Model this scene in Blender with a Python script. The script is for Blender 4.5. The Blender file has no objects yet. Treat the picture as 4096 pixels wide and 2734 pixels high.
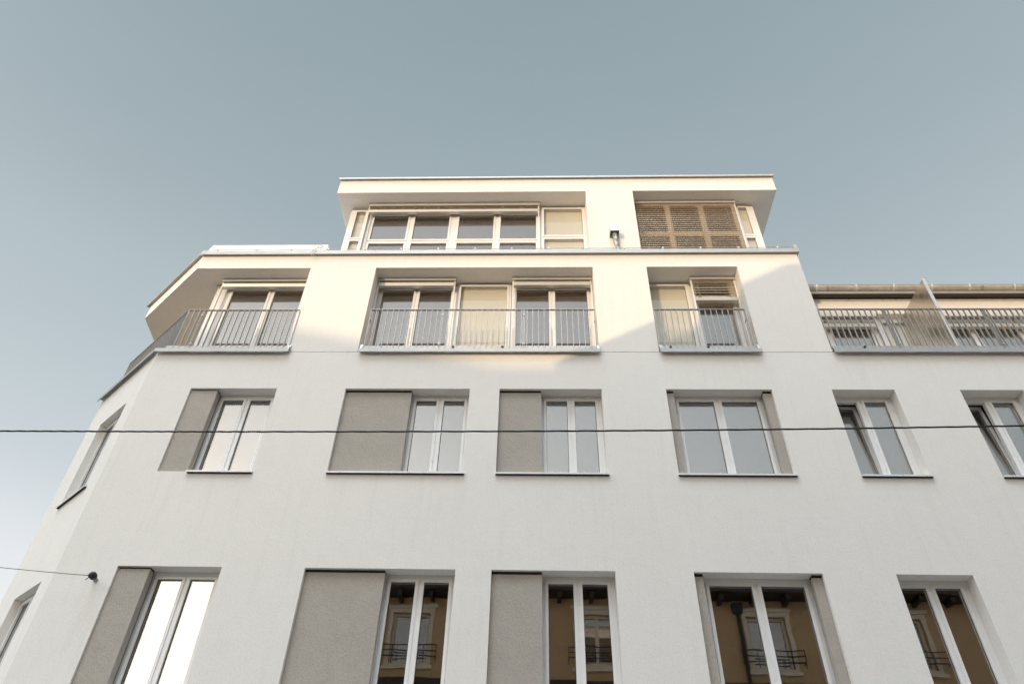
import bpy, bmesh, math, random
from mathutils import Vector, Matrix
random.seed(7)
scene = bpy.context.scene
COL = scene.collection
R = math.radians

# ------------------------------------------------------------------ camera
PITCH, YAW, ROLL = 0.7388046, -0.0476272, 0.0320675
F = Vector((math.sin(YAW)*math.cos(PITCH), math.cos(YAW)*math.cos(PITCH), math.sin(PITCH)))
RT = Vector((math.cos(YAW), -math.sin(YAW), 0)); UP = RT.cross(F)
R2 = math.cos(ROLL)*RT + math.sin(ROLL)*UP; U2 = -math.sin(ROLL)*RT + math.cos(ROLL)*UP
cd = bpy.data.cameras.new('camera'); cam = bpy.data.objects.new('camera', cd); COL.objects.link(cam)
cd.sensor_width = 36; cd.lens = 36*2900.5/4096; cd.clip_end = 3000; cd.clip_start = .05
cam.matrix_world = Matrix(((R2.x, U2.x, -F.x, 0), (R2.y, U2.y, -F.y, -9.5), (R2.z, U2.z, -F.z, 1.6), (0, 0, 0, 1)))
scene.camera = cam

# ------------------------------------------------------------------ sky, sun, exposure
SUN_EL, SUN_AZ = R(7), R(210)
world = bpy.data.worlds.new('World'); scene.world = world; world.use_nodes = True
wn, wl = world.node_tree.nodes, world.node_tree.links
bg = wn['Background']
sky = wn.new('ShaderNodeTexSky'); sky.sky_type = 'NISHITA'; sky.sun_disc = False
sky.sun_elevation = SUN_EL; sky.sun_rotation = SUN_AZ
sky.air_density = 1.0; sky.dust_density = 1.0; sky.ozone_density = 1.0
hsv = wn.new('ShaderNodeHueSaturation'); hsv.inputs['Saturation'].default_value = .45
wl.new(sky.outputs[0], hsv.inputs['Color'])
def wmath(op, a, b=None, c=None, clamp=False):
    m = wn.new('ShaderNodeMath'); m.operation = op; m.use_clamp = clamp
    for i, v in enumerate((a, b, c)):
        if v is None: continue
        if isinstance(v, (int, float)): m.inputs[i].default_value = v
        else: wl.new(v, m.inputs[i])
    return m.outputs[0]
tc = wn.new('ShaderNodeTexCoord'); sx = wn.new('ShaderNodeSeparateXYZ'); wl.new(tc.outputs['Generated'], sx.inputs[0])
dt = wmath('ADD', wmath('MULTIPLY', sx.outputs[0], math.sin(SUN_AZ)), wmath('MULTIPLY', sx.outputs[1], math.cos(SUN_AZ)))
mr = wn.new('ShaderNodeMapRange'); mr.interpolation_type = 'SMOOTHSTEP'; wl.new(dt, mr.inputs[0])
mr.inputs[1].default_value = -.42; mr.inputs[2].default_value = .6; mr.inputs[3].default_value = 5.4; mr.inputs[4].default_value = 8.6
hz = wmath('POWER', 2.718, wmath('MULTIPLY', wmath('MAXIMUM', sx.outputs[2], 0), -5.5))
mh = wn.new('ShaderNodeMapRange'); mh.interpolation_type = 'SMOOTHSTEP'; wl.new(dt, mh.inputs[0])
mh.inputs[1].default_value = -.75; mh.inputs[2].default_value = .3; mh.inputs[3].default_value = 8.5; mh.inputs[4].default_value = 2.5
hz = wmath('MULTIPLY', hz, mh.outputs[0])
ns = wn.new('ShaderNodeTexNoise'); ns.inputs['Scale'].default_value = 2.2; ns.inputs['Detail'].default_value = 6; ns.inputs['Roughness'].default_value = .6
mpn = wn.new('ShaderNodeMapping'); mpn.inputs['Scale'].default_value = (.8, 2.2, 4.); mpn.inputs['Rotation'].default_value = (0, .5, .6)
wl.new(tc.outputs['Generated'], mpn.inputs[0]); wl.new(mpn.outputs[0], ns.inputs['Vector'])
cl = wmath('MULTIPLY_ADD', ns.outputs['Fac'], .12, .94)
lowz = wn.new('ShaderNodeMapRange'); lowz.interpolation_type = 'SMOOTHSTEP'; wl.new(sx.outputs[2], lowz.inputs[0])
lowz.inputs[1].default_value = .05; lowz.inputs[2].default_value = .6; lowz.inputs[3].default_value = .92; lowz.inputs[4].default_value = 0.
bk = wn.new('ShaderNodeMapRange'); bk.interpolation_type = 'SMOOTHSTEP'; wl.new(dt, bk.inputs[0]); bk.inputs[1].default_value = -.3; bk.inputs[2].default_value = .5
damp = wmath('SUBTRACT', 1.0, wmath('MULTIPLY', lowz.outputs[0], bk.outputs[0]))
hb = wn.new('ShaderNodeMapRange'); hb.interpolation_type = 'SMOOTHSTEP'; wl.new(sx.outputs[2], hb.inputs[0])
hb.inputs[1].default_value = .78; hb.inputs[2].default_value = .93; hb.inputs[3].default_value = 0.; hb.inputs[4].default_value = 17.
bk2 = wn.new('ShaderNodeMapRange'); bk2.interpolation_type = 'SMOOTHSTEP'; wl.new(dt, bk2.inputs[0]); bk2.inputs[1].default_value = -.1; bk2.inputs[2].default_value = .25
damp = wmath('ADD', damp, wmath('MULTIPLY', hb.outputs[0], bk2.outputs[0]))
g1 = wmath('MULTIPLY', wmath('MULTIPLY', mr.outputs[0], damp), cl)
vm = wn.new('ShaderNodeVectorMath'); vm.operation = 'SCALE'; wl.new(hsv.outputs[0], vm.inputs[0]); wl.new(g1, vm.inputs['Scale'])
vt = wn.new('ShaderNodeVectorMath'); vt.operation = 'MULTIPLY'; wl.new(vm.outputs[0], vt.inputs[0])
tint = wn.new('ShaderNodeMix'); tint.data_type = 'RGBA'; tf = wn.new('ShaderNodeMapRange'); wl.new(dt, tf.inputs[0]); tf.inputs[1].default_value = -.3; tf.inputs[2].default_value = .4
wl.new(tf.outputs[0], tint.inputs[0]); tint.inputs[6].default_value = (.895, .985, .95, 1); tint.inputs[7].default_value = (1.01, .965, .90, 1); wl.new(tint.outputs[2], vt.inputs[1])
vh = wn.new('ShaderNodeVectorMath'); vh.operation = 'SCALE'; vh.inputs[0].default_value = (1.04, .96, .95); wl.new(hz, vh.inputs['Scale'])
sg = wn.new('ShaderNodeMapRange'); sg.interpolation_type = 'SMOOTHSTEP'; wl.new(dt, sg.inputs[0]); sg.inputs[1].default_value = .72; sg.inputs[2].default_value = .98; sg.inputs[3].default_value = 0.; sg.inputs[4].default_value = 7.
vg = wn.new('ShaderNodeVectorMath'); vg.operation = 'SCALE'; vg.inputs[0].default_value = (.97, 1.0, 1.02); wl.new(sg.outputs[0], vg.inputs['Scale'])
vb = wn.new('ShaderNodeVectorMath'); vb.operation = 'ADD'; wl.new(vh.outputs[0], vb.inputs[0]); wl.new(vg.outputs[0], vb.inputs[1])
va = wn.new('ShaderNodeVectorMath'); va.operation = 'ADD'; wl.new(vt.outputs[0], va.inputs[0]); wl.new(vb.outputs[0], va.inputs[1])
def lin(c): return tuple((v/255/12.92 if v/255 <= .04045 else ((v/255+.055)/1.055)**2.4) for v in c)
# hazy sky away from the sun: one colour per height above the horizon
hr = wn.new('ShaderNodeValToRGB'); wl.new(wmath('MULTIPLY_ADD', ns.outputs['Fac'], .03, wmath('SUBTRACT', sx.outputs[2], .015)), hr.inputs[0])
SK = [(0., (246, 246, 244)), (.27, (243, 245, 246)), (.36, (230, 234, 238)), (.45, (206, 215, 220)), (.58, (187, 199, 205)), (.66, (178, 191, 197)), (.76, (163, 178, 184)), (.92, (147, 164, 171))]
while len(hr.color_ramp.elements) < len(SK): hr.color_ramp.elements.new(.5)
for e, (p, c) in zip(hr.color_ramp.elements, SK): e.position = p; e.color = (*lin(c), 1)
hv = wn.new('ShaderNodeVectorMath'); hv.operation = 'SCALE'; wl.new(hr.outputs[0], hv.inputs[0]); wl.new(wmath('MULTIPLY', cl, 13.33), hv.inputs['Scale'])
fb = wn.new('ShaderNodeMapRange'); fb.interpolation_type = 'SMOOTHSTEP'; wl.new(dt, fb.inputs[0]); fb.inputs[1].default_value = -.05; fb.inputs[2].default_value = .3
mx = wn.new('ShaderNodeMix'); mx.data_type = 'RGBA'; wl.new(fb.outputs[0], mx.inputs[0]); wl.new(hv.outputs[0], mx.inputs[6]); wl.new(va.outputs[0], mx.inputs[7])
wl.new(mx.outputs[2], bg.inputs['Color'])
bg.inputs['Strength'].default_value = .15
sd = bpy.data.lights.new('sun', 'SUN'); sun = bpy.data.objects.new('sun', sd); COL.objects.link(sun)
sd.energy = 4.0; sd.angle = R(.53); sd.color = (1, .735, .44)
sdir = Vector((math.sin(SUN_AZ)*math.cos(SUN_EL), math.cos(SUN_AZ)*math.cos(SUN_EL), math.sin(SUN_EL)))
sun.rotation_euler = sdir.to_track_quat('Z', 'Y').to_euler(); sun.location = (-20, -30, 30)
scene.view_settings.view_transform = 'Standard'; scene.view_settings.look = 'None'
scene.view_settings.exposure = -1.0; scene.view_settings.gamma = 1
scene.cycles.max_bounces = 8; scene.cycles.transparent_max_bounces = 12

# ------------------------------------------------------------------ materials
def nodes(m):
    m.use_nodes = True; t = m.node_tree; return t.nodes, t.links, t.nodes['Principled BSDF']
def coords(n, l, scale=1.0):
    g = n.new('ShaderNodeNewGeometry'); mp = n.new('ShaderNodeMapping'); l.new(g.outputs['Position'], mp.inputs[0])
    mp.inputs['Scale'].default_value = (scale,)*3 if not isinstance(scale, tuple) else scale
    return mp.outputs[0]
def noise(n, l, vec, scale, detail=4, rough=.55):
    t = n.new('ShaderNodeTexNoise'); t.inputs['Scale'].default_value = scale; t.inputs['Detail'].default_value = detail
    t.inputs['Roughness'].default_value = rough; l.new(vec, t.inputs['Vector']); return t.outputs['Fac']
def ramp(n, l, fac, stops):
    r = n.new('ShaderNodeValToRGB'); l.new(fac, r.inputs[0])
    while len(r.color_ramp.elements) < len(stops): r.color_ramp.elements.new(.5)
    for e, (p, c) in zip(r.color_ramp.elements, stops): e.position = p; e.color = (*c, 1)
    return r.outputs[0]
def mixc(n, l, fac, a, b, mode='MIX'):
    m = n.new('ShaderNodeMix'); m.data_type = 'RGBA'; m.blend_type = mode
    for i, v in ((0, fac), (6, a), (7, b)):
        if isinstance(v, (int, float)): m.inputs[i].default_value = v
        elif isinstance(v, tuple): m.inputs[i].default_value = (*v, 1)
        else: l.new(v, m.inputs[i])
    return m.outputs[2]
def bump(n, l, h, b, strength, dist):
    k = n.new('ShaderNodeBump'); k.inputs['Strength'].default_value = strength; k.inputs['Distance'].default_value = dist
    l.new(h, k.inputs['Height']); l.new(k.outputs[0], b.inputs['Normal']); return k

def plaster(name, col, var=.05, grain=45, bs=.5, bd=.004, stain=.0, speck=.14):
    m = bpy.data.materials.new(name); n, l, b = nodes(m)
    v = coords(n, l)
    big = noise(n, l, v, .55, 5, .6); mid = noise(n, l, v, 5, 5, .65); fine = noise(n, l, v, grain, 3, .6)
    lo = tuple(c*(1-var*1.6) for c in col); hi = tuple(min(1, c*(1+var)) for c in col)
    c1 = ramp(n, l, big, [(.3, lo), (.7, hi)])
    c2 = mixc(n, l, .5, c1, ramp(n, l, mid, [(.3, lo), (.7, hi)]))
    c3 = mixc(n, l, .35, c2, ramp(n, l, fine, [(.35, tuple(c*(1-speck) for c in col)), (.65, tuple(min(1, c*(1+speck*.45)) for c in col))]))
    if stain:
        vs = coords(n, l, (3.2, 3.2, .22)); st = noise(n, l, vs, 2.2, 5, .7)
        f = ramp(n, l, st, [(.52, (0, 0, 0)), (.8, (stain,)*3)])
        c3 = mixc(n, l, f, c3, tuple(c*.62 for c in col))
    l.new(c3, b.inputs['Base Color']); b.inputs['Roughness'].default_value = .9
    b.inputs['Specular IOR Level'].default_value = .2
    mx = n.new('ShaderNodeMath'); mx.operation = 'ADD'; l.new(fine, mx.inputs[0])
    m3 = n.new('ShaderNodeMath'); m3.operation = 'MULTIPLY'; m3.inputs[1].default_value = 1.4; l.new(mid, m3.inputs[0]); l.new(m3.outputs[0], mx.inputs[1])
    bump(n, l, mx.outputs[0], b, bs, bd)
    return m
def paint(name, col, rough=.35, metal=0., var=.03, scale=6, bs=0.):
    m = bpy.data.materials.new(name); n, l, b = nodes(m)
    v = coords(n, l); q = noise(n, l, v, scale, 5, .65)
    l.new(ramp(n, l, q, [(.3, tuple(c*(1-var*2) for c in col)), (.7, tuple(min(1, c*(1+var)) for c in col))]), b.inputs['Base Color'])
    b.inputs['Metallic'].default_value = metal
    l.new(ramp(n, l, q, [(.3, (max(.03, rough-.07),)*3), (.7, (min(1, rough+.07),)*3)]), b.inputs['Roughness'])
    if bs: bump(n, l, q, b, bs, .01)
    return m
def glass(name, refl, tint):
    m = bpy.data.materials.new(name); n, l, b = nodes(m); n.remove(b); out = n['Material Output']
    tr = n.new('ShaderNodeBsdfTransparent'); tr.inputs[0].default_value = (*tint, 1)
    gl = n.new('ShaderNodeBsdfGlossy'); gl.inputs['Roughness'].default_value = 0.0; gl.inputs['Color'].default_value = (.98, .96, .94, 1)
    fr = n.new('ShaderNodeLayerWeight'); fr.inputs['Blend'].default_value = .5
    pw_ = n.new('ShaderNodeMath'); pw_.operation = 'POWER'; pw_.inputs[1].default_value = 4.; l.new(fr.outputs['Facing'], pw_.inputs[0])
    ad = n.new('ShaderNodeMath'); ad.operation = 'ADD'; ad.use_clamp = True; ad.inputs[1].default_value = refl; l.new(pw_.outputs[0], ad.inputs[0])
    v = coords(n, l); q = noise(n, l, v, 1.3, 2, .5)
    bp = n.new('ShaderNodeBump'); bp.inputs['Strength'].default_value = .3; bp.inputs['Distance'].default_value = .004; l.new(q, bp.inputs['Height']); l.new(bp.outputs[0], gl.inputs['Normal'])
    mx = n.new('ShaderNodeMixShader'); l.new(ad.outputs[0], mx.inputs[0]); l.new(tr.outputs[0], mx.inputs[1]); l.new(gl.outputs[0], mx.inputs[2]); l.new(mx.outputs[0], out.inputs[0])
    return m
M = {}
M['wall'] = plaster('white_plaster', (.80, .768, .722), .035, 38, .45, .004, stain=.16)
M['panel'] = plaster('grey_rough_plaster', (.425, .388, .342), .08, 42, .9, .008, speck=.2)
M['inner'] = plaster('shaded_interior_plaster', (.17, .16, .145), .03, 30, .1, .001)  # dim copy: the shade of unlit rooms is put into the colour
M['inner_light'] = plaster('sunlit_interior_plaster', (.78, .64, .43), .03, 30, .1, .001)  # warm bright copy: sunlight in the upper rooms is put into the colour
M['pvc'] = paint('white_pvc', (.80, .79, .775), .32, 0, .015)
M['gasket'] = paint('black_rubber_and_shade', (.012, .012, .012), .6)  # pane gaskets, and black strips that stand in for shade
M['sill'] = paint('white_sill_metal', (.74, .74, .73), .3, .1, .03)
M['zinc'] = paint('zinc_sheet', (.42, .42, .41), .45, .45, .06, 5, .08)
M['steel'] = paint('galvanised_steel', (.43, .42, .405), .42, .5, .08, 12)
M['alu'] = paint('blind_aluminium', (.60, .58, .55), .38, .25, .03)
M['slat'] = paint('slat_aluminium', (.74, .62, .49), .24, .90, .03)
M['cord'] = paint('blind_cord', (.42, .33, .2), .8)
M['cream'] = paint('cream_board', (.78, .715, .655), .7, 0, .02, 2)
M['mirror'] = paint('polished_sheet', (.62, .56, .48), .24, .9, .05, 2.2, .35)
M['gutter'] = paint('weathered_gutter_zinc', (.60, .575, .53), .4, .35, .12, 9, .2)
M['dark'] = paint('dark_brown_board', (.04, .026, .019), .55, 0, .3, 8)
M['black'] = paint('black_metal', (.015, .015, .017), .45)
M['cable'] = paint('black_cable', (.012, .013, .015), .5)
M['glass'] = glass('window_glass', .24, (.90, .89, .86))
M['glass_f'] = glass('fixed_glass', .07, (.95, .96, .94))
M['screen'] = paint('white_screen', (.82, .83, .84), .6, 0, .02)
M['ochre'] = plaster('ochre_plaster', (.56, .38, .22), .12, 40, .4, .004, stain=.5)
M['stone'] = plaster('pale_stone', (.72, .64, .52), .08, 30, .4, .004)
M['grey_wall'] = plaster('grey_plaster', (.45, .43, .40), .06, 40, .4, .004)
M['tile'] = paint('roof_tile', (.16, .08, .055), .8, 0, .2, 6)
M['asphalt'] = plaster('asphalt', (.20, .195, .19), .12, 90, .6, .004)
M['paving'] = plaster('pavement_concrete', (.36, .345, .33), .1, 30, .4, .003)
M['wood'] = plaster('bounce_wood', (.62, .40, .22), .12, 20, .3, .003)  # unseen floors; warm wood tone added to bounce light onto the soffits
M['earth'] = plaster('ground_earth', (.16, .15, .13), .1, 10, .3, .01)
M['teal'] = paint('teal_curtain', (.05, .12, .13), .9)

# ------------------------------------------------------------------ mesh builder
class MB:
    def __init__(s, T=None): s.v = []; s.f = []; s.T = T or (lambda x, y, z: (x, y, z))
    def quad(s, *p):
        i = len(s.v); s.v += [s.T(*q) for q in p]; s.f.append(tuple(range(i, i+len(p)))); return s
    def box(s, x0, x1, y0, y1, z0, z1):
        i = len(s.v)
        s.v += [s.T(x, y, z) for z in (z0, z1) for (x, y) in ((x0, y0), (x1, y0), (x1, y1), (x0, y1))]
        s.f += [tuple(i+k for k in q) for q in ((3, 2, 1, 0), (4, 5, 6, 7), (0, 1, 5, 4), (1, 2, 6, 5), (2, 3, 7, 6), (3, 0, 4, 7))]
        return s
    def prism(s, poly, z0, z1):              # poly counter-clockwise seen from above
        n = len(poly); i = len(s.v)
        s.v += [s.T(x, y, z0) for x, y in poly]+[s.T(x, y, z1) for x, y in poly]
        s.f.append(tuple(i+k for k in reversed(range(n)))); s.f.append(tuple(i+n+k for k in range(n)))
        for k in range(n): s.f.append((i+k, i+(k+1) % n, i+n+(k+1) % n, i+n+k))
        return s
    def extrude(s, prof, x0, x1):            # prof = (y, z) loop, swept along x
        n = len(prof); i = len(s.v)
        s.v += [s.T(x0, y, z) for y, z in prof]+[s.T(x1, y, z) for y, z in prof]
        for k in range(n): s.f.append((i+k, i+(k+1) % n, i+n+(k+1) % n, i+n+k))
        s.f.append(tuple(i+k for k in reversed(range(n)))); s.f.append(tuple(i+n+k for k in range(n)))
        return s
    def tube(s, pts, r, seg=10, cap=True, twist=0.):
        pts = [Vector(p) for p in pts]; rs = r if isinstance(r, list) else [r]*len(pts); i = len(s.v)
        for k, p in enumerate(pts):
            d = (pts[min(k+1, len(pts)-1)]-pts[max(k-1, 0)]).normalized()
            a = d.cross(Vector((0, 0, 1)));
            if a.length < .05: a = d.cross(Vector((0, 1, 0)))
            a.normalize(); b = d.cross(a)
            for j in range(seg):
                t = 2*math.pi*j/seg+twist*k; q = p+(a*math.cos(t)+b*math.sin(t))*rs[k]; s.v.append(s.T(*q))
        for k in range(len(pts)-1):
            for j in range(seg): s.f.append((i+k*seg+j, i+k*seg+(j+1) % seg, i+(k+1)*seg+(j+1) % seg, i+(k+1)*seg+j))
        if cap:
            s.f.append(tuple(i+j for j in reversed(range(seg)))); s.f.append(tuple(i+(len(pts)-1)*seg+j for j in range(seg)))
        return s
    def wall(s, x0, x1, z0, z1, holes, y, depth, back=True):    # sheet with rectangular holes, reveals and a back
        xs = sorted({x0, x1, *[h[0] for h in holes], *[h[1] for h in holes]}); xs = [x for x in xs if x0 <= x <= x1]
        zs = sorted({z0, z1, *[h[2] for h in holes], *[h[3] for h in holes]}); zs = [z for z in zs if z0 <= z <= z1]
        def hole(a, c):
            return any(h[0]-1e-6 < a < h[1]+1e-6 and h[2]-1e-6 < c < h[3]+1e-6 for h in holes)
        nx, nz = len(xs)-1, len(zs)-1
        H = [[hole((xs[i]+xs[i+1])/2, (zs[j]+zs[j+1])/2) for j in range(nz)] for i in range(nx)]
        Y = y+depth
        for i in range(nx):
            for j in range(nz):
                a, b, c, d = xs[i], xs[i+1], zs[j], zs[j+1]
                if H[i][j]:
                    if i == 0 or not H[i-1][j]: s.quad((a, y, c), (a, Y, c), (a, Y, d), (a, y, d)) if i else None
                    if i < nx-1 and not H[i+1][j]: s.quad((b, y, d), (b, Y, d), (b, Y, c), (b, y, c))
                    if j > 0 and not H[i][j-1]: s.quad((a, y, c), (b, y, c), (b, Y, c), (a, Y, c))
                    if j < nz-1 and not H[i][j+1]: s.quad((a, Y, d), (b, Y, d), (b, y, d), (a, y, d))
                else:
                    s.quad((a, y, c), (b, y, c), (b, y, d), (a, y, d))
                    if back: s.quad((a, Y, d), (b, Y, d), (b, Y, c), (a, Y, c))
                    if i == 0: s.quad((a, y, c), (a, y, d), (a, Y, d), (a, Y, c))
                    if i == nx-1: s.quad((b, y, c), (b, Y, c), (b, Y, d), (b, y, d))
                    if j == 0: s.quad((a, y, c), (a, Y, c), (b, Y, c), (b, y, c))
                    if j == nz-1: s.quad((a, y, d), (b, y, d), (b, Y, d), (a, Y, d))
        return s
    def build(s, name, mat, parent=None, smooth=False, bevel=0, loc=None):
        me = bpy.data.meshes.new(name); me.from_pydata([tuple(v) for v in s.v], [], s.f); me.update()
        bm = bmesh.new(); bm.from_mesh(me); bmesh.ops.remove_doubles(bm, verts=bm.verts, dist=1e-5)
        bmesh.ops.recalc_face_normals(bm, faces=bm.faces)
        if smooth:
            for f in bm.faces: f.smooth = len(f.verts) < 8
        bm.to_mesh(me); bm.free()
        me.materials.append(M[mat] if isinstance(mat, str) else mat)
        o = bpy.data.objects.new(name, me); COL.objects.link(o)
        if parent: o.parent = parent; o.matrix_parent_inverse = Matrix.Translation(-parent.matrix_world.translation) if False else Matrix.Identity(4)
        if bevel:
            b = o.modifiers.new('bevel', 'BEVEL'); b.width = bevel; b.segments = 2; b.limit_method = 'ANGLE'; b.angle_limit = R(50); b.harden_normals = False
        return o
def tag(o, label=None, cat=None, group=None, kind=None):
    for k, v in (('label', label), ('category', cat), ('group', group), ('kind', kind)):
        if v: o[k] = v
    return o
def empty(name, **kw):
    o = bpy.data.objects.new(name, None); COL.objects.link(o); return tag(o, **kw)

# ------------------------------------------------------------------ measured lines of the building
KX = -6.760                                   # corner where the front meets the chamfer
CD = Vector((-.75668, .65378)); CN = Vector((.65378, .75668)); CL = 2.166
def TC(u, y, z): return (KX+CD.x*u+CN.x*y, CD.y*u+CN.y*y, z)      # chamfer frame: u along, y inwards
XR = 5.086
ZJ, ZS, ZF = 10.022, 12.241, 12.612           # joint, soffit, roof edge
PLAN = [(KX, 0), (XR, 0), (XR, 9), (-9.3, 9), TC(CL, 0, 0)[:2]]
def inset(d):
    k = math.tan(math.atan2(CD.y, -CD.x)/2)
    return [(KX+d*k, d), (XR-.02, d), (XR-.02, 8.98), (-9.28, 8.98), TC(CL-.02, d, 0)[:2]]
bld = empty('apartment_building', label='white plastered apartment building with chamfered corner, railed balconies and set-back top storey', cat='building')

# lower walls with two rows of windows
ROW3, ROW4 = (7.560, 9.203), (4.30, 6.014)
WX = [(-5.893, -4.411), (-3.238, -1.135), (-.636, 1.066), (2.134, 3.872), (4.849, 5.868), (6.920, 7.937)]
holes = [(a, b, *r) for a, b in WX for r in (ROW3, ROW4)]
MB().wall(KX, 14, 0, ZJ, holes, 0, .42).build('front_wall', 'wall', bld)
CW = [(.455, 1.47, 7.46, 9.125), (.43, 1.42, 4.25, 5.90)]
MB(TC).wall(0, CL, 0, ZJ-.002, CW, 0, .42).build('chamfer_wall', 'wall', bld)
lx, ly = TC(CL, 0, 0)[:2]
MB().prism([(lx, ly), (lx+.3, ly+.05), (-9.0, 9), (-9.3, 9)], 0, ZJ-.004).build('side_wall', 'wall', bld)
MB().box(-9.3, 14, 9, 9.3, 0, ZF).build('rear_wall', 'wall', bld)
MB().box(14, 14.3, 0, 9.3, 0, 12.4).build('end_wall', 'wall', bld)
fl = MB()
for z in (3.2, 6.45, 9.72):
    fl.prism([(KX+.2, .43), (13.98, .43), (13.98, 8.98), (-9.0, 8.98), TC(CL-.1, .43, 0)[:2]], z, z+.28)
for x in (-4.0, -.9, 1.6, 4.35, 6.4, 9.0): fl.box(x, x+.1, .6, 8.9, .1, 9.7)
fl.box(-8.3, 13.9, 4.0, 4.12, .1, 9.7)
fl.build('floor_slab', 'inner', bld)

# upper storey: roof slab, piers
MB().prism(PLAN, ZS, ZF).build('roof_slab', 'wall', bld)
for a, b in ((-4.48, -3.179), (1.073, 2.115)):
    MB().box(a, b, 0, .55, ZJ+.012, ZS).build('wall_pier', 'wall', bld)
MB().prism([(3.862, 0), (XR, 0), (XR, 9), (XR-.35, 9), (XR-.35, .55), (3.862, .55)], ZJ+.012, ZS).build('wall_pier', 'wall', bld)
# terrace deck of the upper storey and inner partitions
MB().prism([(KX+.2, .1), (XR-.4, .1), (XR-.4, 8.9), (-9.0, 8.9), TC(CL-.1, .12, 0)[:2]], 10.0, 10.10).build('terrace_deck', 'wood', bld)
ip = MB(); ip.box(-6.3, -6.2, .55, 6, 10.1, ZS-.002); ip.box(-4.2, -4.1, .55, 8.9, 10.1, ZS-.002); ip.box(1.4, 1.5, .55, 8.9, 10.1, ZS-.002)
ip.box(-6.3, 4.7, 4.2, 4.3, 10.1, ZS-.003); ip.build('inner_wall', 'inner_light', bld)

# ------------------------------------------------------------------ glazing
def glazed(name, x0, x1, z0, z1, y, panes, T=None, gl='glass', backing=None, label=None, tilt=None, parent=None, room=True):
    """one window: frame mesh > sash rings, gaskets, panes; panes = (x0,x1,z0,z1)"""
    T = T or (lambda a, b, c: (a, b, c))
    fr = MB(T).wall(x0, x1, z0, z1, [(p[0]-.003, p[1]+.003, p[2]-.003, p[3]+.003) for p in panes], y, .07)
    o = fr.build(name, 'pvc', parent or bld)
    if label: o['label'] = label
    for i, p in enumerate(panes):
        a, b, c, d = p; w = .043
        TT = T
        yy = y
        if tilt == i:
            def TT(px, py, pz, T=T, c=c, y=y): return T(px, py+(pz-c)*.075+.02, pz-.0)
        rg = MB(TT).wall(a-w, b+w, c-w, d+w, [(a, b, c, d)], yy-.013 if tilt != i else yy+.05, .0645, True); rg.build('sash', 'pvc', o)
        y1 = (yy+.018) if tilt != i else yy+.08
        MB(TT).wall(a+.0005, b-.0005, c+.0005, d-.0005, [(a+.006, b-.006, c+.006, d-.006)], y1+.002, .005).build('gasket', 'gasket', o)
        MB(TT).box(a+.004, b-.004, y1+.008, y1+.020, c+.004, d-.004).build('pane', gl, o)
        if backing:
            MB(TT).box(a-.03, b+.03, y1+.0545, y1+.07, c-.03, d+.03).build('backing_board', backing, o)
    return o
def sill(x0, x1, z, T=None, parent=None, y1=.21):
    MB(T).box(x0+.012, x1-.012, -.032, -.002, z-.039, z-.024).build('sill_shadow', 'gasket', parent)  # black strip standing in for the shade beneath the sill
    return MB(T).extrude([(-.045, z-.032), (-.045, z-.004), (y1, z+.016), (y1, z-.02), (-.036, z-.022), (-.036, z-.032)], x0, x1).build('sill', 'sill', parent)

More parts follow.
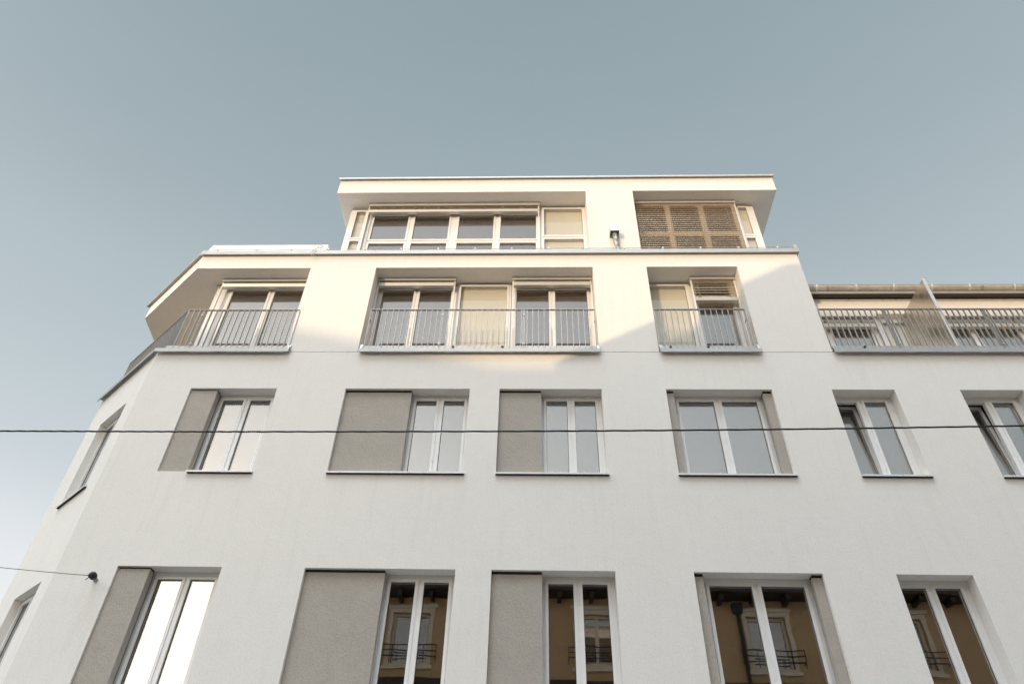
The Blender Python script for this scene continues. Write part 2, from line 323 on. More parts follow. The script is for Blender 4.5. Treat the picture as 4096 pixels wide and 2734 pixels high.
YF = .21
ROOMS = []
for zi, (zb, zt) in enumerate((ROW3, ROW4)):
    gt, gb = zt-.098, zb+.075
    # first from the corner
    w = glazed('window', -5.45, -4.413, zb, zt-.002, YF, [(-5.369, -5.013, gb, gt), (-4.897, -4.544, gb, gt)])
    sill(-5.415, -4.385, zb, parent=w)
    MB().box(-5.893+.004, -5.435, .035, .16, zb+.002, zt-.030).build('shutter_panel', 'panel', w)
    MB().box(-5.889, -5.437, .055, .16, zt-.026, zt-.003).build('shadow_strip', 'gasket', w)  # black strip standing in for the shade between panel and soffit
    MB().box(-5.89, -5.452, .212, .26, zb, zt-.002).build('rear_panel', 'panel', w)
    w = glazed('window', -2.135, -1.137, zb, zt-.002, YF, [(-2.048, -1.702, gb, gt), (-1.58, -1.232, gb, gt)])
    sill(-3.245, -1.115, zb, parent=w)
    MB().box(-3.238+.004, -2.118, .065, .15, zb+.02, zt-.034).build('shutter_panel', 'panel', w)
    MB().box(-3.236, -2.12, .055, .16, zt-.026, zt-.003).build('shadow_strip', 'gasket', w)
    MB().box(-3.236, -2.137, .212, .26, zb, zt-.002).build('rear_panel', 'panel', w)
    w = glazed('window', .05, 1.064, zb, zt-.002, YF, [(.147, .496, gb, gt), (.619, .967, gb, gt)])
    sill(-.645, 1.09, zb, parent=w)
    MB().box(-.636+.004, .062, .065, .15, zb+.02, zt-.034).build('shutter_panel', 'panel', w)
    MB().box(-.632, .06, .055, .16, zt-.026, zt-.003).build('shadow_strip', 'gasket', w)
    MB().box(-.634, .048, .212, .26, zb, zt-.002).build('rear_panel', 'panel', w)
    w = glazed('window', 2.27, 3.75, zb, zt-.002, YF, [(2.357, 2.94, gb, gt), (3.065, 3.655, gb, gt)])
    sill(2.12, 3.9, zb, parent=w)
    MB().box(2.138, 2.262, .065, .15, zb+.02, zt-.036).build('shutter_panel', 'panel', w)
    MB().box(3.732, 3.868, .065, .15, zb+.02, zt-.036).build('shutter_panel', 'panel', w)
    MB().box(2.138, 2.26, .055, .16, zt-.026, zt-.003).build('shadow_strip', 'gasket', w)
    MB().box(2.136, 2.268, .212, .26, zb, zt-.002).build('rear_panel', 'panel', w)
    MB().box(3.734, 3.868, .055, .16, zt-.026, zt-.003).build('shadow_strip', 'gasket', w)
    MB().box(3.752, 3.870, .212, .26, zb, zt-.002).build('rear_panel', 'panel', w)
    for k, dx in enumerate((0, 2.070)):
        w = glazed('window', 4.852+dx, 5.866+dx, zb, zt-.002, YF, [(4.94+dx, 5.29+dx, gb, gt), (5.405+dx, 5.754+dx, gb, gt)],
                   tilt=0 if zi == 0 else None, label='window with its left sash tilted open inwards' if zi == 0 else None)
        sill(4.842+dx, 5.89+dx, zb, parent=w)
for (a, b, c, d) in CW:
    w = glazed('window', a+.002, b-.002, c, d-.002, .12, [(a+.09, (a+b)/2-.06, c+.08, d-.09), ((a+b)/2+.06, b-.09, c+.08, d-.09)], T=TC)
    sill(a-.03, b+.02, c, T=TC, parent=w, y1=.13)

# ------------------------------------------------------------------ external blinds
def blind(x0, x1, zt, yf, T=None, lowered=None, stack=.08, head=.06, knots=(), zfloor=10.13, guides=(True, True), bar=.075):
    """head box, stacked or lowered slats, bottom bar, side guides"""
    h = MB(T); h.box(x0, x1, yf, yf+.012, zt-head, zt-.003); h.box(x0, x1, yf+.013, yf+.12, zt-.012, zt-.004)
    h.box(x0, x0+.006, yf+.013, yf+.12, zt-head, zt-.013); h.box(x1-.006, x1, yf+.013, yf+.12, zt-head, zt-.013)
    o = h.build('external_blind', 'alu', bld)
    MB(T).box(x0-.002, x1+.002, yf-.006, yf+.016, zt-head-.018, zt-head-.001).build('head_lip', 'pvc', o)
    s = MB(T); a, b = x0+.035, x1-.035; z = zt-head-.045
    if lowered is not None:
        zl, pitch, dep = lowered
        nsl = int((z-zl)/pitch)
        for i in range(nsl):
            zz = z-i*pitch+random.uniform(-.002, .002)
            s.extrude([(yf+.02, zz-.009), (yf+.02, zz), (yf+.02+dep/2, zz+.006), (yf+.02+dep, zz+.010), (yf+.02+dep, zz+.006), (yf+.02+dep/2, zz+.002)], a, b)
        z = zl+.01
    ns = max(3, int(stack/.011)); zz = z
    for i in range(ns):
        s.extrude([(yf+.018, zz-.007), (yf+.018, zz-.002), (yf+.095, zz), (yf+.095, zz-.005)], a+random.uniform(0, .004), b-random.uniform(0, .004)); zz -= .011
    s.build('slats', 'slat', o)
    MB(T).extrude([(yf+.022, zz-bar), (yf+.006, zz-.006), (yf+.006, zz), (yf+.10, zz), (yf+.10, zz-bar)], a-.008, b+.008).build('bottom_bar', 'alu', o)
    for gi, gx in enumerate((x0+.004, x1-.030)):
        if guides[gi]: MB(T).box(gx, gx+.026, yf+.03, yf+.07, zfloor, zt-head-.02).build('guide_rail', 'pvc', o)
    cz0 = zt-head-.02
    for kx in knots:
        c = MB(T)
        if lowered is not None: c.tube([(kx, yf+.008, cz0), (kx, yf+.008, zz)], .0035, 6)
        for j in range(7):
            cx, cz = kx+random.uniform(-.022, .022), (z if lowered else z)-stack*.5+random.uniform(-.03, .03)
            pts = [(cx+.018*math.cos(t*.9), yf+.004+.006*math.sin(t*1.7), cz+.014*math.sin(t*.9)) for t in range(8)]
            c.tube(pts, .0035, 5)
        if stack > .05: c.build('cord', 'cord', o)
        else: c.build('cord', 'cord', o)
    return o

# upper storey glazing
YD = .445; ZD = 10.14
glazed('balcony_door', -6.19, -4.482, ZD, 12.155, YD, [(-6.109, -5.38, 10.26, 12.073), (-5.257, -4.63, 10.26, 12.073)])
cp = MB().box(-6.42, -6.20, YD+.0, YD+.09, ZD, 12.238); cp.build('corner_post', 'pvc', bld)
MB().box(-6.42, -6.36, YD+.1, 4.4, ZD, 12.238).build('return_wall', 'pvc', bld)
blind(-6.32, -4.485, ZS, .275, stack=.03)
MB().box(-6.50, -6.33, .44, 3.2, ZS-.075, ZS-.003).build('side_head_box', 'alu', bld)
MB().box(-6.475, -6.43, .47, .50, ZD, ZS-.08).build('guide_rail', 'pvc', bld)
MB().box(-6.20, -4.482, YD+.01, YD+.08, 12.157, ZS-.002).build('head_board', 'pvc', bld)
# middle opening
glazed('balcony_door', -3.176, -1.60, ZD, 12.155, YD, [(-3.078, -2.454, 10.26, 12.073), (-2.332, -1.702, 10.26, 12.073)])
glazed('fixed_window', -1.597, -.515, ZD, 12.205, YD-.02, [(-1.514, -.603, 10.24, 12.139)], gl='glass_f', backing='cream', label='fixed window backed with a cream board')
glazed('balcony_door', -.512, 1.070, ZD, 12.155, YD, [(-.408, .217, 10.26, 12.073), (.344, .969, 10.26, 12.073)])
MB().box(-3.176, 1.070, YD+.055, YD+.10, 12.157, ZS-.002).build('head_board', 'pvc', bld)
blind(-3.172, -1.62, ZS, .262, stack=.03); blind(-.498, 1.066, ZS, .252, stack=.03)
# right opening
glazed('fixed_window', 2.118, 2.995, ZD, 12.205, YD-.02, [(2.17, 2.906, 10.24, 12.139)], gl='glass_f', backing='cream', label='fixed window backed with a cream board')
glazed('balcony_door', 2.998, 3.859, ZD, 12.155, YD, [(3.100, 3.760, 10.26, 12.073)])
MB().box(2.118, 3.859, YD+.055, YD+.10, 12.157, ZS-.002).build('head_board', 'pvc', bld)
blind(2.985, 3.857, ZS, .25, lowered=(11.70, .068, .055), stack=.045, knots=(3.11, 3.68))

# ------------------------------------------------------------------ railings and their flashings
def flashing(x0, x1, T=None, parent=None, ends=(True, True), z=10.0, mitre=(0, 0)):
    p = [(-.075, z-.026), (-.075, z+.052), (-.067, z+.056), (.03, z+.062), (.03, z+.054), (-.067, z+.046), (-.067, z-.026)]
    m = MB(T); n = len(p); i = len(m.v)
    m.v += [m.T(x0+mitre[0]*y, y, zz) for y, zz in p]+[m.T(x1+mitre[1]*y, y, zz) for y, zz in p]
    for k in range(n): m.f.append((i+k, i+(k+1) % n, i+n+(k+1) % n, i+n+k))
    m.f.append(tuple(i+k for k in range(n))); m.f.append(tuple(i+n+k for k in range(n)))
    for e, x, s in ((0, x0, 1), (1, x1, -1)):
        if ends[e]:
            m.prism([(x, -.075), (x+s*.003, -.075), (x+s*.003, .02), (x, .02)][::1 if s > 0 else -1], z+.04, z+.10)
            m.quad((x, -.055, z+.06), (x, .0, z+.20), (x+s*.045, -.002, z+.20), (x+s*.05, -.05, z+.06))
    o = m.build('drip_flashing', 'zinc', parent)
    MB(T).box(x0+.06, x1-.06, .004, .02, z+.064, z+.111).build('gap_shade_board', 'gasket', parent)  # black board that puts shade into the gap above the flashing
    return o
def railing(x0, x1, n, posts=(), T=None, y=0., zt=11.06, zb=10.12, first=True, drains=(), fl=None, upf=None, brackets=()):
    m = MB(T).box(x0, x1, y-.022, y+.022, zt, zt+.010)
    o = m.build('balcony_railing', 'steel', bld)
    # infill bars, one mesh per panel between posts
    cuts = [x0]+sorted(posts)+[x1]
    step = (x1-x0)/n
    xs = [x0+.004+i*step for i in range(n+1)]
    for k in range(len(cuts)-1):
        b = MB(T); c = 0
        for x in xs:
            if cuts[k]-1e-3 <= x < cuts[k+1]-(.03 if k < len(cuts)-2 else -.01) and all(abs(x-p) > .03 for p in posts):
                jy = random.uniform(-.0015, .0015); b.box(x-.0045, x+.0045, y-.018+jy, y+.018+jy, zb, zt-.001); c += 1
        if c: b.build('bar_panel', 'steel', o)
    for p in posts:
        q = MB(T)
        for dx in (-.016, .008): q.box(p+dx-.0045, p+dx+.0045, y-.017, y+.017, zb, zt-.001)
        q.box(p-.03, p+.022, y-.028, y-.023, zt-.16, zt-.13); q.box(p-.03, p+.022, y-.028, y-.023, zb+.07, zb+.10)
        q.build('post', 'steel', o)
    if upf: MB(T).box(upf[0], upf[1], y-.008, y+.03, 10.112, 10.166).build('base_rail', 'zinc', o)
    if fl: flashing(fl[0], fl[1], T, o, *fl[2:])
    for d in drains:
        q = MB(T); q.tube([(d, y-.035, 10.128), (d, y+.02, 10.130)], .021, 14, cap=False); q.tube([(d, y-.034, 10.128), (d, y-.0335, 10.128)], .017, 14)
        q.build('drain_spout', 'black', o)
    for bx in brackets:
        q = MB(T); q.box(bx-.004, bx+.004, y+.02, y+.10, zt-.25, zt-.20); q.build('bracket', 'steel', o)
    return o
KK = math.tan(math.atan2(CD.y, -CD.x)/2)
railing(-6.525, -4.430, 20, posts=(-6.228,), upf=(-6.65, -4.42), fl=(-6.765, -4.385, (False, True), 10.0, (KK, 0)), y=.0)
def TR(u, y, z): return (-6.525+CD.x*u+CN.x*y, CD.y*u+CN.y*y, z)
railing(0.02, 2.35, 22, posts=(1.2,), T=TR, fl=None)
def TU(u, y, z): return (-6.652+CD.x*u+CN.x*y, CD.y*u+CN.y*y, z)
MB(TU).box(0.0, 2.3, -.004, .03, 10.112, 10.1655).build('base_rail', 'zinc', bld)
flashing(0.005, CL+.06, TC, bld, (False, False), 10.0, (-KK, 0))
railing(-3.087, 1.045, 40, posts=(-1.742, -.245), upf=(-3.095, 1.068), fl=(-3.145, 1.09), drains=(-.62, -1.49), brackets=(-3.08, 1.04))
railing(2.125, 3.772, 16, upf=(2.14, 3.80), fl=(2.125, 3.868), drains=(2.324, 2.978), brackets=(3.77,))
railing(5.095, 14.0, 86, posts=(6.28, 8.04, 10.2, 12.3), upf=(5.095, 14), fl=(5.092, 14, (False, False)), drains=(5.66,))

# ------------------------------------------------------------------ roof edge of the upper storey
def roof_edge(x0, x1, z, y0, T=None, mitre=(0, 0), face=.095, top=.30, name='roof_flashing'):
    p = [(y0, z-.008), (y0, z+face), (y0+.012, z+face+.006), (y0+top, z+face+.05), (y0+top, z+.02), (y0+.06, z+.02), (y0+.06, z+.006), (y0+.01, z+.006), (y0+.01, z-.008)]
    m = MB(T); n = len(p); i = len(m.v)
    m.v += [m.T(x0+mitre[0]*y, y, zz) for y, zz in p]+[m.T(x1+mitre[1]*y, y, zz) for y, zz in p]
    for k in range(n): m.f.append((i+k, i+(k+1) % n, i+n+(k+1) % n, i+n+k))
    m.f.append(tuple(i+k for k in range(n))); m.f.append(tuple(i+n+k for k in range(n)))
    return m.build(name, 'zinc', bld)
roof_edge(KX, XR+.045, ZF-.004, -.06, mitre=(KK, 0))
roof_edge(0.0, CL+.09, ZF-.006, -.06, T=TC, mitre=(-KK, 0))
sm = MB()
for x in [-5.2+i*1.95 for i in range(6)]: sm.box(x, x+.006, -.064, -.0605, ZF-.010, ZF+.09)
sm.build('flashing_seam', 'zinc', bld)
MB().prism([(XR-.03, -.03), (XR+.05, -.03), (XR+.02, .12)], ZF+.1, ZF+.24).build('end_upstand', 'zinc', bld)
lc = MB(); lc.tube([(KX+.02, -.045, ZF+.135)]+[(x, -.045, ZF+.135+.004*math.sin(x*3)) for x in [i*.5 for i in range(-13, 11)]], .0055, 6)
lc.tube([TC(u, -.045, ZF+.135) for u in (0.0, .7, 1.4, 2.1)], .0055, 6)
lo = lc.build('lightning_conductor', 'steel', bld)
for x in (-6.48, -5.69, -4.98, -4.21, -3.48, -2.74, -1.99, -1.25, -.515, .23, .974, 1.73, 2.486, 3.226, 3.972, 4.732):
    MB().box(x-.014, x+.014, -.062, -.028, ZF+.108, ZF+.150).build('clip', 'sill', lo)
wl_ = MB(); wl_.tube([(-4.41, -.03, 12.92), (-4.40, -.05, 12.86), (-4.45, -.06, 12.80), (-4.47, -.085, 12.72), (-4.50, -.10, 12.64), (-4.52, -.10, 12.56), (-4.50, -.10, 12.50), (-4.47, -.10, 12.48), (-4.45, -.10, 12.52), (-4.46, -.10, 12.57)], .007, 6)
wl_.tube([(-4.44, -.05, 12.79), (-4.36, -.05, 12.80), (-4.34, -.05, 12.84), (-4.40, -.05, 12.86)], .007, 6)
wl_.build('conductor_loop', 'steel', bld)

# screened railing on the roof beside the penthouse
sc_ = MB(); sc_.prism([(-7.21, .80), (-4.66, .80), (-4.66, .83), (-7.20, .83)], 12.75, 13.90); sc_.prism([(-7.215, .80), (-7.20, .83), (-8.0, 1.55), (-8.02, 1.52)], 12.75, 13.90)
sc_.prism([(-4.655, .80), (-4.625, .80), (-4.60, 3.0), (-4.63, 3.0)], 12.75, 13.90)
so = sc_.build('roof_screen', 'screen', bld)
rb = MB()
for i in range(38): rb.box(-7.16+i*.066, -7.154+i*.066, .790, .799, 12.75, 13.66)
rb.build('screen_ribs', 'screen', so)

# ------------------------------------------------------------------ penthouse
ZP, ZPT, YP = 15.204, 15.728, .36
PL, PR = -4.585, 5.352
MB().prism([(PL, YP), (PR, YP), (PR+.02, 7.5), (PL-.05, 7.5)], ZP, ZPT).build('penthouse_roof', 'wall', bld)
pw = MB(); pw.box(1.087, 2.139, YP, .95, 12.62, ZP); pw.box(-4.33, -4.27, .86, 7.2, 12.62, ZP); pw.box(4.86, 4.92, .86, 7.2, 12.62, ZP)
pw.box(-4.27, 4.86, 7.1, 7.3, 12.62, ZP); pw.build('penthouse_wall', 'wall', bld)
MB().box(-4.2, 4.8, 1.0, 7.0, 12.63, 12.70).build('penthouse_floor', 'wood', bld)
MB().box(-4.2, 4.8, 4.6, 4.7, 12.7, ZP-.003).build('inner_wall', 'inner_light', bld)
roof_edge(PL-.03, PR+.03, ZPT-.05, YP-.055, face=.045, top=.5, name='penthouse_flashing')
sm = MB()
for i in range(12): sm.box(PL+.6+i*.83, PL+.606+i*.83, YP-.060, YP-.0555, ZPT-.056, ZPT-.006)
sm.build('flashing_seam', 'zinc', bld)
YW = .77
def two(a, b): return [(a, b, 14.09, 14.95), (a, b, 12.95, 13.955)]
glazed('fixed_window', -4.305, -3.885, 12.72, 15.10, YW, [(-4.163, -3.955, 14.10, 15.03), (-4.163, -3.955, 12.95, 13.985)], gl='glass_f', backing='cream', label='narrow fixed window backed with a cream board')
glazed('casement_window', -3.882, .055, 12.72, 15.10, YW+.05, two(-3.745, -2.955)+two(-2.80, -2.01)+two(-1.785, -.995)+two(-.835, -.035), label='row of four casements with low lower lights')
glazed('fixed_window', .058, 1.085, 12.72, 15.15, YW, [(.147, 1.01, 14.147, 15.082), (.147, 1.01, 12.95, 14.016)], gl='glass_f', backing='cream', label='fixed window backed with a cream board')
MB().box(-4.305, 1.085, YW+.132, YW+.17, 15.152, ZP-.002).build('head_board', 'pvc', bld)
MB().box(-4.305, .055, YW+.06, YW+.13, 15.101, ZP-.002).build('head_board', 'pvc', bld)
MB().box(-4.31, 4.9, YW-.1, YW+.2, 12.60, 12.718).build('threshold', 'sill', bld)
blind(-3.89, .043, ZP, .648, stack=.11, head=.09, bar=.065, knots=(-3.60, -2.80, -1.98, -1.18, -.37), zfloor=12.72)
glazed('casement_window', 2.142, 4.495, 12.72, 15.10, YW+.05, [(2.25, 2.89, 14.09, 14.97), (3.01, 3.65, 14.09, 14.97), (3.77, 4.40, 14.09, 14.97), (2.25, 2.89, 12.9, 13.955), (3.01, 3.65, 12.9, 13.955), (3.77, 4.40, 12.9, 13.955)])
glazed('fixed_window', 4.498, 4.895, 12.72, 15.15, YW, [(4.545, 4.738, 14.15, 15.10), (4.545, 4.738, 12.95, 14.025)], gl='glass_f', backing='cream', label='narrow fixed window at the right end, backed with a cream board')
MB().box(2.142, 4.895, YW+.132, YW+.17, 15.152, ZP-.002).build('head_board', 'pvc', bld)
blind(2.20, 4.475, ZP, .628, lowered=(12.85, .0708, .078), stack=.03, head=.07, knots=(2.322, 2.957, 3.592, 4.238), zfloor=12.72, guides=(False, True))
MB().box(PL-.6, PR-.3, .26, YW-.11, ZF+.03, ZF+.11).build('bounce_deck', 'wood', bld)  # unseen deck, added to throw warm light up at the penthouse soffit
# flue with a square hood
vp = MB(); a, b, yf, yb, z0, z1 = 1.515, 1.708, .158, .352, 13.553, 13.735
vp.box(a, b, yf, yf+.006, z0, z1); vp.box(a, a+.006, yf+.006, yb, z0, z1); vp.box(b-.006, b, yf+.006, yb, z0, z1); vp.box(a+.006, b-.006, yb-.006, yb, z0, z1)
vp.box(a+.006, b-.006, yf+.006, yb-.006, z1-.006, z1)
fo = vp.build('flue_hood', 'alu', bld)
pp = MB(); pp.tube([(1.618, .25, 13.70), (1.618, .25, 13.36), (1.620, .25, 13.30), (1.628, .25, 13.24), (1.640, .25, 13.17), (1.645, .25, 13.08), (1.645, .25, 12.62)], .046, 18); pp.build('flue_pipe', 'zinc', fo, smooth=True)
for z in (13.535, 13.46): MB().tube([(1.618, .25, z), (1.618, .25, z+.012)], .051, 18).build('clamp', 'steel', fo)
MB().box(1.545, 1.572, .24, .255, 13.44, 13.452).build('clamp_bolt', 'steel', fo)

# ------------------------------------------------------------------ terrace wing on the right
YT = 1.2
tw = MB(); tw.box(XR+.001, 14, YT, YT+.2, 12.13, 12.50); tw.build('terrace_wall', 'wall', bld)
MB().prism([(XR-.3, .1), (14, .1), (14, 8.9), (XR-.3, 8.9)], 10.003, 10.105).build('terrace_deck', 'wood', bld)
for a, b in ((XR+.002, 6.852), (8.20, 13.98)):
    hb = MB().box(a, b, YT-.03, YT-.003, 12.04, 12.30); ho = hb.build('external_blind', 'wall', bld)
    s = MB()
    for i in range(8): s.extrude([(YT+.02, 11.985-i*.012), (YT+.02, 11.99-i*.012), (YT+.1, 11.992-i*.012), (YT+.1, 11.987-i*.012)], a+.03, b-.03)
    s.build('slats', 'slat', ho); MB().extrude([(YT+.02, 11.79), (YT+.005, 11.87), (YT+.1, 11.87), (YT+.1, 11.79)], a+.025, b-.025).build('bottom_bar', 'alu', ho)
    for gx in (a+.0, b-.03): MB().box(gx, gx+.026, YT+.03, YT+.07, 10.13, 12.03).build('guide_rail', 'pvc', ho)
    for kx in ((5.83, 6.55) if a < 6 else (9.55, 10.6)):
        c = MB()
        for j in range(7):
            cx, cz = kx+random.uniform(-.022, .022), 11.94+random.uniform(-.03, .03)
            c.tube([(cx+.018*math.cos(t*.9), YT+.01+.006*math.sin(t*1.7), cz+.014*math.sin(t*.9)) for t in range(8)], .0035, 5)
        c.build('cord', 'cord', ho)
YG = 1.36
glazed('terrace_door', XR+.003, 6.86, 10.13, 12.127, YG, [(5.95, 6.72, 10.25, 12.0)])
glazed('fixed_window', 6.863, 8.19, 10.13, 12.127, YG-.03, [(6.98, 8.08, 10.25, 12.0)], gl='glass_f', backing='cream', label='fixed window backed with a cream board')
glazed('terrace_door', 8.193, 13.98, 10.13, 12.127, YG, [(8.30, 8.68, 10.25, 12.0), (8.81, 9.62, 10.25, 12.0), (9.75, 10.6, 10.25, 12.0), (10.75, 11.6, 10.25, 12.0), (11.75, 12.6, 10.25, 12.0)])
MB().box(XR+.2, 13.9, 4.6, 4.7, 10.1, 12.4).build('inner_wall', 'inner_light', bld)
# eaves: trim, dark soffit board, white edge strip, half-round gutter with brackets
MB().box(XR+.001, 14, YT-.03, YT+.1, 12.502, 12.528).build('eaves_trim', 'sill', bld)
MB().box(XR+.001, 14, YT-.17, YT+.1, 12.545, 12.565).build('eaves_board', 'dark', bld)
MB().box(XR+.001, 14, YT-.19, YT-.172, 12.54, 12.60).build('eaves_strip', 'zinc', bld)
g = MB(); prof = [(1.02+.092*math.cos(t), 12.70+.092*math.sin(t)) for t in [math.pi+i*math.pi/12 for i in range(13)]]
prof += [(1.02+.086*math.cos(t), 12.70+.086*math.sin(t)) for t in [2*math.pi-i*math.pi/12 for i in range(13)]]
g.extrude(prof, XR+.001, 14); go = g.build('gutter', 'gutter', bld, smooth=False)
g = MB(); g.tube([(XR+.002, .928, 12.703), (14, .928, 12.703)], .008, 8); g.build('gutter_bead', 'zinc', go)
for x in (5.76, 6.56, 7.32, 8.09, 8.85, 9.75, 10.6, 11.4):
    q = MB(); q.extrude([(1.02+.101*math.cos(t), 12.70+.101*math.sin(t)) for t in [math.pi-.1+i*math.pi/12 for i in range(13)]]+[(1.02+.094*math.cos(t), 12.70+.094*math.sin(t)) for t in [2*math.pi-.1-i*math.pi/12 for i in range(13)]], x-.014, x+.014)
    q.build('gutter_bracket', 'sill', go)
for x in (5.98, 9.1): MB().extrude([(1.02+.096*math.cos(t), 12.70+.096*math.sin(t)) for t in [math.pi+i*math.pi/12 for i in range(13)]]+[(1.02+.093*math.cos(t), 12.70+.093*math.sin(t)) for t in [2*math.pi-i*math.pi/12 for i in range(13)]], x-.03, x+.03).build('gutter_joint', 'zinc', go)
MB().quad((XR, 1.05, 12.60), (14, 1.05, 12.60), (14, 9, 14.4), (XR, 9, 14.4)).quad((XR, 1.05, 12.57), (XR, 9, 14.37), (14, 9, 14.37), (14, 1.05, 12.57)).build('terrace_roof', 'zinc', bld)
# polished privacy divider
dv = MB(); dv.box(7.262, 7.275, .02, YT-.04, 10.17, 11.885); do = dv.build('privacy_divider', 'mirror', bld)
MB().box(7.245, 7.296, -.004, .019, 10.17, 11.892).build('divider_edge', 'sill', do)

# ------------------------------------------------------------------ cables
def ray(px, py, y):
    d = R2*((px-2048)/2900.5)+U2*(-(py-1367)/2900.5)+F; t = (y+9.5)/d.y
    return Vector((0, -9.5, 1.6))+d*t
k = 4096/2349
kn = [(-300, 987.5), (0, 988), (300, 989), (600, 989.5), (1200, 988.5), (1800, 984), (2349, 976), (2650, 970)]
def spl(q, t):
    n = len(q)-1; f = t*n; i = min(int(f), n-1); u = f-i
    p0, p1, p2, p3 = q[max(i-1, 0)], q[i], q[i+1], q[min(i+2, n)]
    return (p1*2+(p2-p0)*u+(p0*2-p1*5+p2*4-p3)*u*u+(p1*3-p0-p2*3+p3)*u**3)*.5
cps = [ray(x*k, y*k, -4.8) for x, y in kn]
ends0, ends1 = cps[0]+(cps[0]-cps[1])*2.2, cps[-1]+(cps[-1]-cps[-2])*2.2
cps = [ends0]+cps+[ends1]
c = MB(); N = 420
core = [spl(cps, i/N) for i in range(N+1)]
for ph in (0, 2*math.pi/3, 4*math.pi/3):
    c.tube([p+Vector((0, math.cos(i*.42+ph), math.sin(i*.42+ph)))*.0036 for i, p in enumerate(core)], .0041, 6)
co = c.build('overhead_cable', 'cable', smooth=True)
tag(co, 'thick black twisted cable strung right across the facade', 'cable')
# wall anchor with its thin wire
an = empty('anchored_wire', label='thin wire running left from a black insulator hook on the wall', cat='wire')
A0 = Vector((-6.05, -.215, 5.765)); W1 = Vector((-6.125, 0, 5.80))
m = MB(); m.tube([W1, W1+(A0-W1)*.5, A0], .013, 10); m.tube([W1+Vector((0, -.004, 0)), W1+(A0-W1)*.12], .032, 12); m.build('wall_bolt', 'steel', an, smooth=True)
m = MB(); dd = (A0-W1).normalized(); m.tube([A0-dd*.05, A0-dd*.045, A0-dd*.02, A0, A0+dd*.02, A0+dd*.045, A0+dd*.05], [.02, .045, .052, .036, .052, .045, .02], 16); m.build('insulator', 'black', an, smooth=True)
E0 = ray(-500, 2205, -1.2); pts = []
for i in range(31):
    t = i/30; p = A0.lerp(E0, t); p = p+Vector((0, 0, -.10*4*t*(1-t)*.25)); pts.append(p)
m = MB(); m.tube(pts, .0042, 6); m.build('wire', 'cable', an)
m = MB(); m.tube([pts[0], pts[0].lerp(pts[1], .35), pts[0].lerp(pts[1], .9)], [.012, .011, .005], 8)
m.tube([A0+Vector((.01, -.04, .02)), A0+Vector((-.03, -.055, -.0)), A0+Vector((-.02, -.05, -.05)), A0+Vector((-.05, -.05, -.08))], .006, 6); m.build('wire_tie', 'cable', an)

# ------------------------------------------------------------------ building across the street (seen in the panes, throws the shadow)
opp = empty('ochre_house', label='ochre plastered house with tiled hipped roof, seen only mirrored in the lower windows', cat='house')
YO = -13.0
def TO(x, y, z): return (x, YO-y, z)
OW = [(-4.0, 1), (1.88, 0), (7.18, 1), (11.4, 1), (-4.0, 2)]
oh = []
for cx in (-4.02, 1.86, 7.16, 11.4, 15.6):
    for zb in (9.25, 5.6, 1.9): oh.append((cx-.60, cx+.60, zb, zb+1.55))
MB(TO).wall(-6.6, 20, 0, 11.32, oh, 0, .35).build('wall', 'ochre', opp)
MB().box(-6.6, -6.3, -21, -13.36, 0, 11.32).box(-6.6, 20, -21.3, -21.002, 0, 11.32).box(20, 20.3, -21.3, -13, 0, 11.32).build('side_wall', 'ochre', opp)
fl = MB()
for z in (3.6, 7.3, 11.0): fl.box(-6.28, 19.9, -20.9, -13.4, z, z+.2)
fl.box(-6.28, 19.9, -16.2, -16.1, .1, 10.9); fl.build('floor_slab', 'inner', opp)
ec = MB(); ec.prism([(-6.8, -21.5), (20.5, -21.5), (20.5, -12.3), (-6.8, -12.3)], 11.33, 11.5); ec.build('eaves', 'dark', opp)
br = MB()
for i in range(26): br.box(-6.5+i*1.02, -6.38+i*1.02, -12.98, -12.4, 11.15, 11.32)
br.build('eaves_brackets', 'dark', opp)
rf = MB(); z0, zr = 11.505, 14.72; A, B_, C_, D_ = (-6.82, -21.5, z0), (20.5, -21.5, z0), (20.5, -12.28, z0), (-6.82, -12.28, z0); E_, G_ = (-4.9, -16.9, zr), (19, -16.9, zr)
rf.quad(D_, C_, G_, E_).quad(C_, B_, G_).quad(B_, A, E_, G_).quad(A, D_, E_).quad(A, B_, C_, D_); rf.build('roof', 'tile', opp)
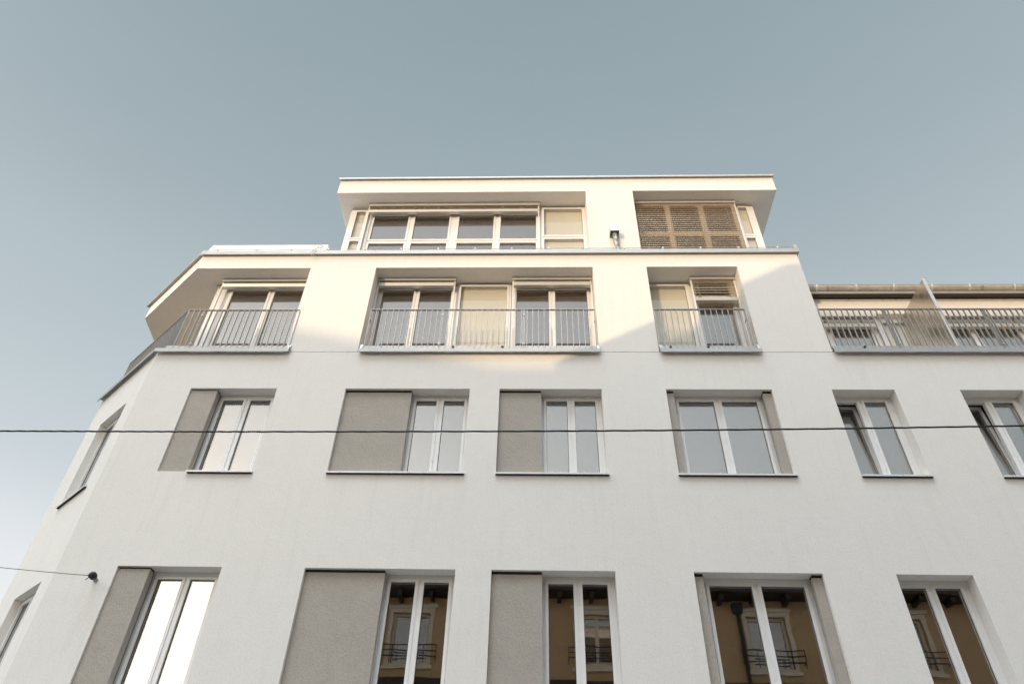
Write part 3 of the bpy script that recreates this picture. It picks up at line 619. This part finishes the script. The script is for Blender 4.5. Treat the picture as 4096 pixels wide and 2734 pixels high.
for (a, b, c, d) in oh:
    cx = (a+b)/2
    w = MB(TO); w.box(a-.13, a-.001, -.04, .1, c-.1, d+.15); w.box(b+.001, b+.13, -.04, .1, c-.1, d+.15); w.box(a-.2, b+.2, -.09, .1, d+.151, d+.26); w.box(a-.2, b+.2, -.10, .1, c-.2, c-.101); w.box(a, b, -.04, .1, d+.002, d+.15); w.box(a, b, -.04, .1, c-.1, c-.002)
    wo = w.build('window', 'stone', opp)
    MB(TO).wall(a, b, c, d, [(a+.08, cx-.06, c+.08, d-.08), (cx+.06, b-.08, c+.08, d-.08)], .12, .05).build('frame', 'stone', wo)
    MB(TO).box(a+.02, b-.02, .175, .185, c+.02, d-.02).build('pane', 'glass', wo)
    MB(TO).box(a+.1, a+.55, .35, .36, c+.1, d).build('curtain', 'teal', wo)
    r_ = MB(TO)
    for dz in (.12, .28, .45): r_.box(a-.33, b+.33, -.20, -.18, c+dz, c+dz+.032)
    for x in (a-.32, a+.1, cx, b-.1, b+.30): r_.box(x, x+.02, -.21, -.19, c-.05, c+.47)
    for x in (a-.32, b+.30): r_.box(x, x+.02, -.19, .0, c+.12, c+.14)
    r_.build('window_rail', 'black', wo)
MB(TO).box(-6.62, 20, -.16, -.002, 8.50, 8.78).build('string_course', 'dark', opp)
MB(TO).box(-6.62, 20, -.16, -.002, 4.9, 5.1).build('string_course', 'dark', opp)
dp = MB(TO); dp.tube([(.62+5.7, -.08, 11.2), (.62+5.7, -.08, .1)], .055, 10); dp.box(.62+5.55, .62+5.85, -.2, -.01, 10.9, 11.2); dp.build('downpipe', 'black', opp)

far = empty('grey_house', label='grey house with low hipped roof farther down the side street, behind the camera', cat='house')
MB().box(-50, -22.1, -52, -38.3, 0, 14.8).build('wall', 'grey_wall', far)
rf = MB(); z0 = 14.85; A, B_, C_, D_ = (-50.3, -52.3, z0), (-21.7, -52.3, z0), (-21.7, -38, z0), (-50.3, -38, z0); E_, G_ = (-45, -44, 17.2), (-31.2, -44, 17.2)
rf.quad(D_, C_, G_, E_).quad(C_, B_, G_).quad(B_, A, E_, G_).quad(A, D_, E_); rf.prism([(-50.3, -52.3), (-21.7, -52.3), (-21.7, -38), (-50.3, -38)], 14.83, 15.1)
rf.build('roof', 'tile', far)
for x in range(-48, -23, 3):
    for z in (1.5, 5., 8.5, 12.): MB().box(x, x+1.1, -38.32, -38.301, z, z+1.6).build('window', 'black', far)

# ------------------------------------------------------------------ ground, road, pavements
g = MB(); g.quad((-600, -600, -.02), (600, -600, -.02), (600, 600, -.02), (-600, 600, -.02)); tag(g.build('ground', 'earth'), kind='structure')
g = MB(); g.quad((-200, -11, 0), (200, -11, 0), (200, -2.2, 0), (-200, -2.2, 0)); tag(g.build('road', 'asphalt'), kind='structure')
g = MB(); g.box(-60, 60, -2.2, -.01, -.01, .12); tag(g.build('pavement', 'paving'), kind='structure')
g = MB(); g.box(-6.6, 60, -12.99, -11.0, -.01, .12); tag(g.build('pavement', 'paving'), kind='structure')
